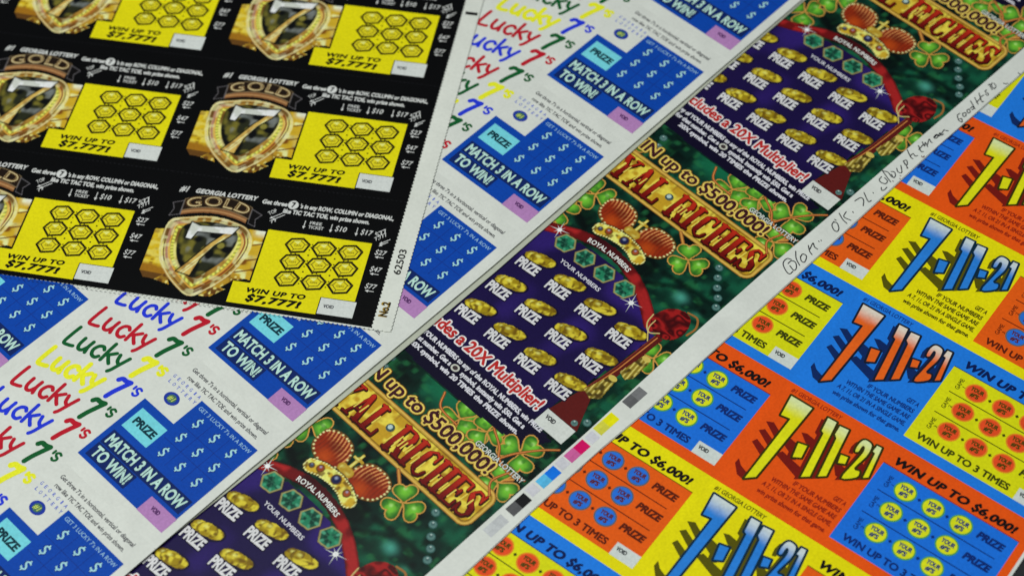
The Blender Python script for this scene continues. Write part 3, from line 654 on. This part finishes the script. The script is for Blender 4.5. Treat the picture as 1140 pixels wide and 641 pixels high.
def seven_ticket(parent, loc, base, pan, ci, d0, d1, edge, shd, tx, ptx, cedge):
    t = Ink(); t.rect(-105.4, -44.3, 3.4, 10.2, base, 1)
    face = t.build('ticket', None, parent, loc)
    p = Ink()
    p.text('#1 GEORGIA LOTTERY', -103.2, 6.4, 1.9, 22.4, tx, 2, .02, .1)
    L = [('GET A', -64.8, -24.4, 5.2), ('MATCH ANY OF', -73.2, -24.6, 0), ('IF YOUR NUMBERS', -80.4, -28.0, 20.6), ('WITHIN THE SAME GAME ARE', -88.0, -31.4, 28.2),
         ('A 7, 11, OR 21 IN A SINGLE GAME,', -89.8, -34.9, 30.2), ('win prize shown for that game.', -89.9, -38.5, 30.0)]
    for s, u, v, w in L:
        if w: p.text(s, u, v - .9, 2.0, w, tx, 2, .035, .12)
    p.build('instructions', None, face)
    p = Ink()
    for P in SH: p.poly(P, shd, 2)
    for k, P in GL.items():
        if k != 'seven':
            for q_ in (.5, 1.0): p.poly([(a - 1.5 * q_, b - 2.0 * q_) for a, b in P], shd, 2)
    for k, P in GL.items():
        P2 = smooth_closed(P, 3) if k == 'two' else P
        p.stroke(P2, 1.25, edge, 3, True, 8)
        def gf(U, V, P=P2):
            f = sm(4.6, -3.8, V + (noise(U, V, 3) - .5) * 1.2); return over(full(U, d0), d1, f), sm(.12, -.12, sdpoly(U, V, P))
        us = [q[0] for q in P2]; vs = [q[1] for q in P2]
        p.poly(P2, d1, 4); p.raster(min(us), min(vs), max(us), max(vs), .3, gf, 5)
        p.stroke(P2, .55, edge, 6, True, 6)
    p.build('title', None, face)
    q = Ink()
    q.rect(-57.5, -39.6, .1, .1, pan, 2)
    q.stroke([(-57.5, .1), (.1, .1)], .35, shd, 3, cap=0)
    for v in (-11.5, -22.9): q.stroke([(-53.4, v), (-3.8, v)], .42, ptx, 3, cap=0)
    for v in (-6.3, -16.9, -27.9):
        q.text('PRIZE', -13.9, v - 1.0, 2.9, 10.6, ptx, 3, .06, .15)
        for u in (-38.3, -26.5): q.poly([(u - .8, v), (u, v - .8), (u + .8, v), (u, v + .8)], ptx, 3)
    for k, v in enumerate((-8.6, -19.4, -30.8)): q.text('GAME', -50.8, v - .4, 1.7, 5.6, ptx, 3, .015, 0, 90); q.text(str(k + 1), -48.9, v + 1.4, 1.3, 1.1, ptx, 3, .01, 0, 90)
    q.text('WIN UP TO 3 TIMES', -53.4, -37.6, 2.9, 39.6, ptx, 3, .04)
    q.build('play_area', None, face)
    for v in (-6.3, -16.9, -27.9):
        for u in (-44.3, -32.4, -20.6):
            c = Ink(); c.ell(u, v, 4.55, 4.3, cedge, 3, 30); c.ell(u, v, 3.95, 3.7, ci, 4, 30)
            c.text('YOUR', u - 2.7, v + .3, 1.8, 5.3, ptx, 5, .05, .05); c.text("#'S", u - 1.7, v - 2.3, 1.8, 3.4, ptx, 5, .05, .05); c.build('play_circle', None, face)
    w = Ink(); w.text('WIN UP TO $6,000!', -54.6, 1.9, 3.3, 51.6, C(22, 16, 16) if base is not SB else C(8, 26, 78), 2, .055, .22, track=.03); w.build('prize_line', None, face)
    w = Ink(); w.rect(-10.6, -39.7, .15, -33.7, C(200, 206, 202), 4); w.text('VOID', -9.4, -36.8, 1.6, 4.4, C(36, 40, 46), 5, .05); w.build('void_box', None, face)
    return face
def V3(base):
    if base == 'y': return (SY, C(236, 88, 18), C(38, 106, 206), C(196, 206, 206), C(40, 120, 206), C(10, 40, 60), C(82, 78, 8), C(60, 56, 8), C(88, 28, 12), C(90, 96, 96))
    if base == 'b': return (SB, C(208, 208, 16), C(220, 74, 34), C(214, 204, 190), C(248, 94, 26), C(22, 28, 44), C(12, 38, 92), C(14, 46, 120), C(58, 62, 10), C(228, 130, 34))
    return (SO, C(26, 106, 210), C(210, 214, 28), C(208, 218, 160), C(214, 212, 20), C(52, 46, 8), C(112, 22, 16), C(136, 30, 16), C(12, 40, 108), C(70, 150, 80))
PEN= [[(39.45, 59.23), (37.86, 58.46), (37.85, 56.23), (39.05, 54.63), (42.02, 53.1), (43.78, 53.17), (43.82, 55.08)], [(39.79, 56.68), (39.86, 58.75), (41.56, 59.29), (43.68, 57.48), (43.78, 55.71), (41.06, 56.37)], [(37.93, 63.77), (40.5, 61.04), (43.86, 59.32)], [(41.31, 62.93), (40.92, 64.67), (42.78, 64.93), (44.19, 62.07), (42.78, 61.59), (40.96, 63.15)], [(39.7, 69.76), (42.04, 67.78), (43.9, 67.14)], [(41.46, 68.66), (40.3, 72.03), (42.05, 70.93), (43.74, 70.89)], [(41.27, 74.44), (41.66, 74.37)], [(41.69, 75.53), (41.99, 75.37)], [(39.24, 86.89), (39.84, 84.85), (42.11, 83.41), (43.65, 83.77), (42.96, 85.6), (40.68, 87.15), (39.36, 86.44)], [(38.74, 87.89), (39.52, 87.96)], [(38.02, 91.79), (41.19, 90.27), (43.8, 89.83)], [(39.63, 94.5), (40.62, 91.67), (43.95, 92.27)], [(41.57, 96.4), (42.07, 96.19)], [(38.53, 101.52), (39.12, 104.53), (40.82, 104.49), (42.75, 101.93)], [(38.39, 107.76), (42.7, 105.26), (43.38, 106.56)], [(41.07, 110.36), (41.52, 110.26)], [(38.24, 119.71), (38.67, 117.66), (40.33, 117.12), (41.95, 117.94), (41.49, 119.64), (39.57, 120.14)], [(41.84, 115.05), (43.07, 113.89), (43.68, 115.02), (43.54, 116.7)], [(36.08, 122.69), (39.64, 121.29), (42.86, 120.11)], [(36.8, 122.64), (38.61, 123.53), (41.14, 122.74), (42.48, 122.96)], [(39.4, 124.73), (40.62, 125.48), (42.18, 124.29), (42.17, 122.88), (40.41, 123.65)], [(39.95, 127.85), (41.64, 126.68), (42.99, 127.56), (40.26, 130.33)], [(39.52, 132.89), (40.17, 134.28), (41.94, 132.72), (41.21, 132.01), (39.8, 132.83)], [(40.59, 132.5), (43.38, 131.18)], [(36.71, 139.14), (40.34, 136.95), (41.71, 136.86)], [(39.87, 137.26), (39.9, 139.16), (41.38, 138.72), (42.01, 139.66)], [(38.69, 144.37), (41.39, 142.58), (42.5, 143.1)], [(40.3, 142.62), (39.8, 146.55)], [(38.63, 147.08), (40.88, 145.94), (39.73, 147.81), (42.08, 146.55)], [(41.26, 147.41), (39.81, 150.44), (41.32, 149.68), (42.0, 149.78)], [(40.56, 152.61), (40.36, 154.63), (41.67, 154.12), (41.52, 152.65), (40.56, 152.61)], [(41.52, 154.31), (40.98, 156.58), (42.3, 155.85), (42.42, 157.08)], [(40.99, 152.54), (40.62, 154.97), (41.86, 154.84), (41.16, 159.39)], [(41.85, 159.28), (42.92, 159.87)], [(40.26, 171.47), (40.26, 169.78), (42.44, 167.93), (44.03, 168.12), (42.72, 169.55), (42.16, 168.79)], [(41.15, 172.1), (41.77, 173.49), (43.04, 172.12), (42.49, 171.14), (41.15, 172.1)], [(41.36, 175.03), (41.66, 176.23), (43.01, 175.26), (42.71, 174.06), (41.36, 175.03)], [(41.86, 176.98), (41.82, 178.43), (42.91, 178.0), (42.79, 176.75)], [(39.11, 180.61), (43.41, 178.14)], [(39.33, 183.34), (42.74, 181.25)], [(41.56, 181.6), (41.44, 184.58)], [(39.0, 186.81), (42.88, 183.68), (43.5, 184.27)], [(40.96, 184.92), (41.25, 187.26)], [(40.23, 190.66), (40.44, 189.36), (42.21, 189.34), (42.5, 188.24), (41.43, 188.35)], [(39.1, 193.49), (39.55, 194.63)], [(39.1, 194.2), (42.0, 192.36)], [(39.49, 195.73), (40.32, 194.21), (42.23, 193.39), (42.14, 195.04)], [(40.17, 196.04), (41.74, 195.58)], [(43.19, 198.95), (44.56, 199.46)], [(44.38, 200.21), (44.66, 200.25)], [(44.13, 208.6), (45.36, 208.38)]]
PENR= [[(43.11, 121.21), (43.48, 121.14)], [(43.59, 125.66), (43.9, 125.64)], [(42.94, 130.97), (43.25, 130.95)], [(43.32, 140.6), (44.23, 140.4), (44.18, 141.44)], [(44.43, 124.31), (44.74, 124.3)]]
# ================================================================== assembly
H = 0.6
def origin(F, z): return F[0] * (H - z * MM), F[1] * (H - z * MM)   # sheets higher in the stack lie nearer the lens
T = 0.35       # thickness of one sheet (mm), all sheets lie on one another
# table
d = slab('tabletop', [(-700, -200), (900, -200), (900, 1500), (-700, 1500)], 25, C(34, 35, 38), M_DESK, None, -1.0); d['kind'] = 'structure'

# ---- bright orange/blue/yellow sheet, lowest
sx, sy = origin((.4209, .6453), -.6)
s = thing('ticket_sheet', 'uncut sheet of bright orange, blue and yellow scratch tickets, lowest of the stack', 'ticket sheet', sx, sy, -.6, -39.9738, 'uncut ticket sheets lying over one another')
z = -1.0 + T + .02
slab('paper', [(-540, -500), (4.6, -500), (4.6, 480), (-540, 480)], T, C(206, 208, 203), M_PAPER, s, z)
kinds = {}
PA, PB_ = 108.8, 54.465
cyc = ['y', 'b', 'o']
for i in (0, -1):
    for j in range(-3, 6):
        if i == -1 and j < -2: continue
        k = cyc[j % 3]; loc = (i * PA, -j * PB_, z)
        if k not in kinds:
            kinds[k] = seven_ticket(s, loc, *V3(k)); kinds[k]['label'] = {'y': 'yellow ticket with orange play area', 'b': 'blue ticket with yellow play area', 'o': 'orange ticket with blue play area'}[k]
        else: dup(kinds[k], s, loc)

# ---- green and purple crown sheet
rx, ry = origin((.2759, .8928), .1)
s = thing('ticket_sheet', 'uncut sheet of green and purple crown scratch tickets with handwriting on its white margin', 'ticket sheet', rx, ry, .1, -48.125, 'uncut ticket sheets lying over one another')
z = z + T + .35
RO = [(a_, b_ - 160.665) for a_, b_ in [(46.3, 420), (45.6, 211), (44.9, 152), (45.8, 100), (46.6, 47), (46.8, 0), (47.2, -31), (46.2, -63), (46.5, -100), (47.5, -140), (47.8, -200), (47, -420)]]
slab('paper', RO[::-1] + [(-420, 420), (-420, -420)][::1], T, C(206, 208, 202), M_PAPER, s, z)
RP = 160.665
first = royal_ticket(s, (0, 0, z))
for j in (-1, 1, 2): dup(first, s, (0, -j * RP, z + 0.0))
RI = [(a_, b_ - 160.665) for a_, b_ in [(37, 420), (37, 223), (36.4, 144), (36, 90), (35.4, 50), (35.6, 10), (36.2, -30), (37.0, -60), (37.0, -100), (37.4, -140), (37.5, -200), (37.5, -420)]]
m = Ink()
for k in range(len(RI) - 1):
    a, b = RI[k], RI[k + 1]; oa = 46.0 if 0 else np.interp(-a[1], [-p[1] for p in RO], [p[0] for p in RO]) - .25; ob = np.interp(-b[1], [-p[1] for p in RO], [p[0] for p in RO]) - .25
    m.poly([a, (oa, a[1]), (ob, b[1]), b], C(206, 208, 202), 11)
m.build('margin', M_PAPER, s, (0, 0, z))
bar = Ink()
def patch(u0, v0, v1, left, right, du=0):
    um = u0 + 2.3
    vm = (v0 + v1) / 2; L2 = left * .92
    bar.rect(u0, v0, um, vm, left, 12); bar.rect(um, v0, u0 + 4.6, vm, L2, 12); bar.rect(u0, vm, um, v1, right * .97, 12); bar.rect(um, vm, u0 + 4.6, v1, right, 12)
patch(37.1, -40.2, -30.2, C(92, 92, 94), C(112, 112, 114))
patch(37.5, -57.0, -46.6, C(206, 202, 70), C(222, 214, 10)); patch(38.0, -73.8, -63.4, C(196, 92, 150), C(200, 10, 92))
patch(38.2, -89.4, -79.6, C(84, 176, 220), C(16, 110, 220)); patch(38.6, -105.8, -96.0, C(82, 82, 84), C(24, 24, 26)); patch(38.9, -118, -108.5, C(190, 192, 194), C(180, 182, 184))
for v in (-60.2, -76.6, -92.7): bar.rect(38.0, v - 2.2, 42.4, v + 2.2, C(194, 193, 200), 12)
bar.build('colour_bar', None, s, (0, -160.665, z))
hw = Ink(); ink_ = C(34, 36, 42)
for P in PEN:
    Q = bez(P, 4) if len(P) > 2 else P; hw.stroke(Q, .47, ink_, 12.5, cap=6)
for P in PENR:
    hw.stroke(bez(P, 3) if len(P) > 2 else P, .45, C(90, 52, 56), 12.5, cap=6)
hw.build('handwriting', M_PEN, s, (0, -160.665, z))

# ---- rainbow lettered sheets: one under the other
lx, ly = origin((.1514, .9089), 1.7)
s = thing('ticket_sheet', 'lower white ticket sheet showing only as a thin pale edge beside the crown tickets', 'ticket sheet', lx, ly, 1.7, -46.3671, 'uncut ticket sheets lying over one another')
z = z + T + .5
slab('paper', [(3.4, -420), (3.6, -322), (6.2, -255), (7.6, -200), (8.0, -141), (6.8, -60), (5.4, 10), (5.2, 80), (5.2, 420), (-420, 420), (-420, -420)], T, C(172, 175, 160), M_PAPER, s, z)  # white paper darkened grey-green: shade along the stacked edge is painted into its colour
s = thing('ticket_sheet', 'white uncut sheet of tickets with rainbow handwritten lettering and blue dollar sign panels', 'ticket sheet', lx, ly, 1.7, -46.3671, 'uncut ticket sheets lying over one another')
z = z + T + .6
slab('paper', [(3.4, -420), (3.4, -322), (4.6, -255), (5.2, -200), (5.6, -141), (4.8, -60), (4.4, 10), (4.4, 80), (4.4, 420), (-420, 420), (-420, -420)], T, C(203, 205, 199), M_PAPER, s, z)
LP = 66.927
first = lucky_ticket(s, (0, -1 * LP, z))
for j in (-1, 0, 2, 3, 4, 5, 6): dup(first, s, (0, -j * LP, z))
for j in (2, 3, 4): dup(first, s, (-106.3, -j * LP + .2, z))

# ---- black and gold sheet on top
gx_, gy_ = origin((gx, gy), 2.4)
s = thing('ticket_sheet', 'black uncut sheet of gold shield scratch tickets with yellow play areas, topmost of the stack', 'ticket sheet', gx_, gy_, 2.4, -13.4744, 'uncut ticket sheets lying over one another')
z = z + T + .3
P = []
v = -176.4
while v < 200: P += [(168.6, v), (168.2, v + .55), (168.6, v + 1.1)]; v += 1.9
P += [(-300, 200), (-300, -177.0)]
u = -299.0; bot = []
while u < 166: bot += [(u, -175.6 - .007 * max(0, u)), (u + .55, -175.1 - .007 * max(0, u)), (u + 1.1, -175.6 - .007 * max(0, u))]; u += 1.9
slab('paper', bot + P, T, C(206, 208, 200), M_PAPER, s, z)
bk = Ink(); bk.poly([(-299, -175.0), (0, -175.0), (160.2, -175.9), (160.2, 199), (-299, 199)], BLK, .5)
v = -176
while v < 120: bk.rect(160.2, v, 160.55, v + .9, BLK, .5); v += 1.9
bk.build('black_border', M_GLOSS, s, (0, 0, z))
first = gold_ticket(s, (105, -2 * 67.034, z))
for i, j in ((0, 0), (1, 0), (0, 1), (1, 1), (0, 2), (-1, 0), (-1, 1), (-1, 2)): dup(first, s, (i * 105, -j * 67.034, z))
n = Ink()
n.text('62503', 165.8, -148.2, 3.0, 13.6, C(28, 28, 30), 1.5, .02, 0, 90)
n.text('No.2', 165.0, -170.0, 3.2, 7.6, C(150, 120, 40), 1.3, .06, 0, 90); n.text('No.2', 165.3, -169.8, 3.0, 7.4, C(24, 20, 18), 1.6, .03, 0, 90)
n.rect(161.8, 3.0, 167.6, 4.8, C(14, 14, 14), 1.5)
n.build('margin_number', None, s, (0, 0, z))

# ------------------------------------------------------------------ camera
cd = bpy.data.cameras.new('camera'); cam = bpy.data.objects.new('camera', cd); COL.objects.link(cam)
phi, rho = .624155, -.0541053
cam.matrix_world = Matrix.Translation((0, 0, H)) @ Matrix.Rotation(phi, 4, 'X') @ Matrix.Rotation(rho, 4, 'Z')
cd.sensor_width = 36; cd.lens = 1993.906 / 1140 * 36; cd.clip_start = .02; cd.clip_end = 20
cd.dof.use_dof = True; cd.dof.focus_distance = .725; cd.dof.aperture_fstop = 7.6
SC.camera = cam

# ------------------------------------------------------------------ light
w = bpy.data.worlds.new('World'); SC.world = w; w.use_nodes = True
w.node_tree.nodes['Background'].inputs[0].default_value = (.80, .90, 1, 1); w.node_tree.nodes['Background'].inputs[1].default_value = .13
def area(name, loc, target, size, power, col):
    l = bpy.data.lights.new(name, 'AREA'); l.shape = 'RECTANGLE'; l.size, l.size_y = size; l.energy = power; l.color = col
    o = bpy.data.objects.new(name, l); COL.objects.link(o); o.location = loc
    o.rotation_euler = (Vector(target) - Vector(loc)).to_track_quat('-Z', 'Y').to_euler(); return o
area('ceiling_light', (-.9, -.1, 2.0), (0, .5, 0), (1.2, .5), 37.5, (.97, 1, .95))
area('ceiling_light', (-.35, 1.05, 1.9), (-.05, .4, 0), (.7, .5), 4, (.95, 1, .96))
SC.view_settings.view_transform = 'Standard'; SC.view_settings.look = 'None'; SC.view_settings.exposure = 0; SC.view_settings.gamma = 1
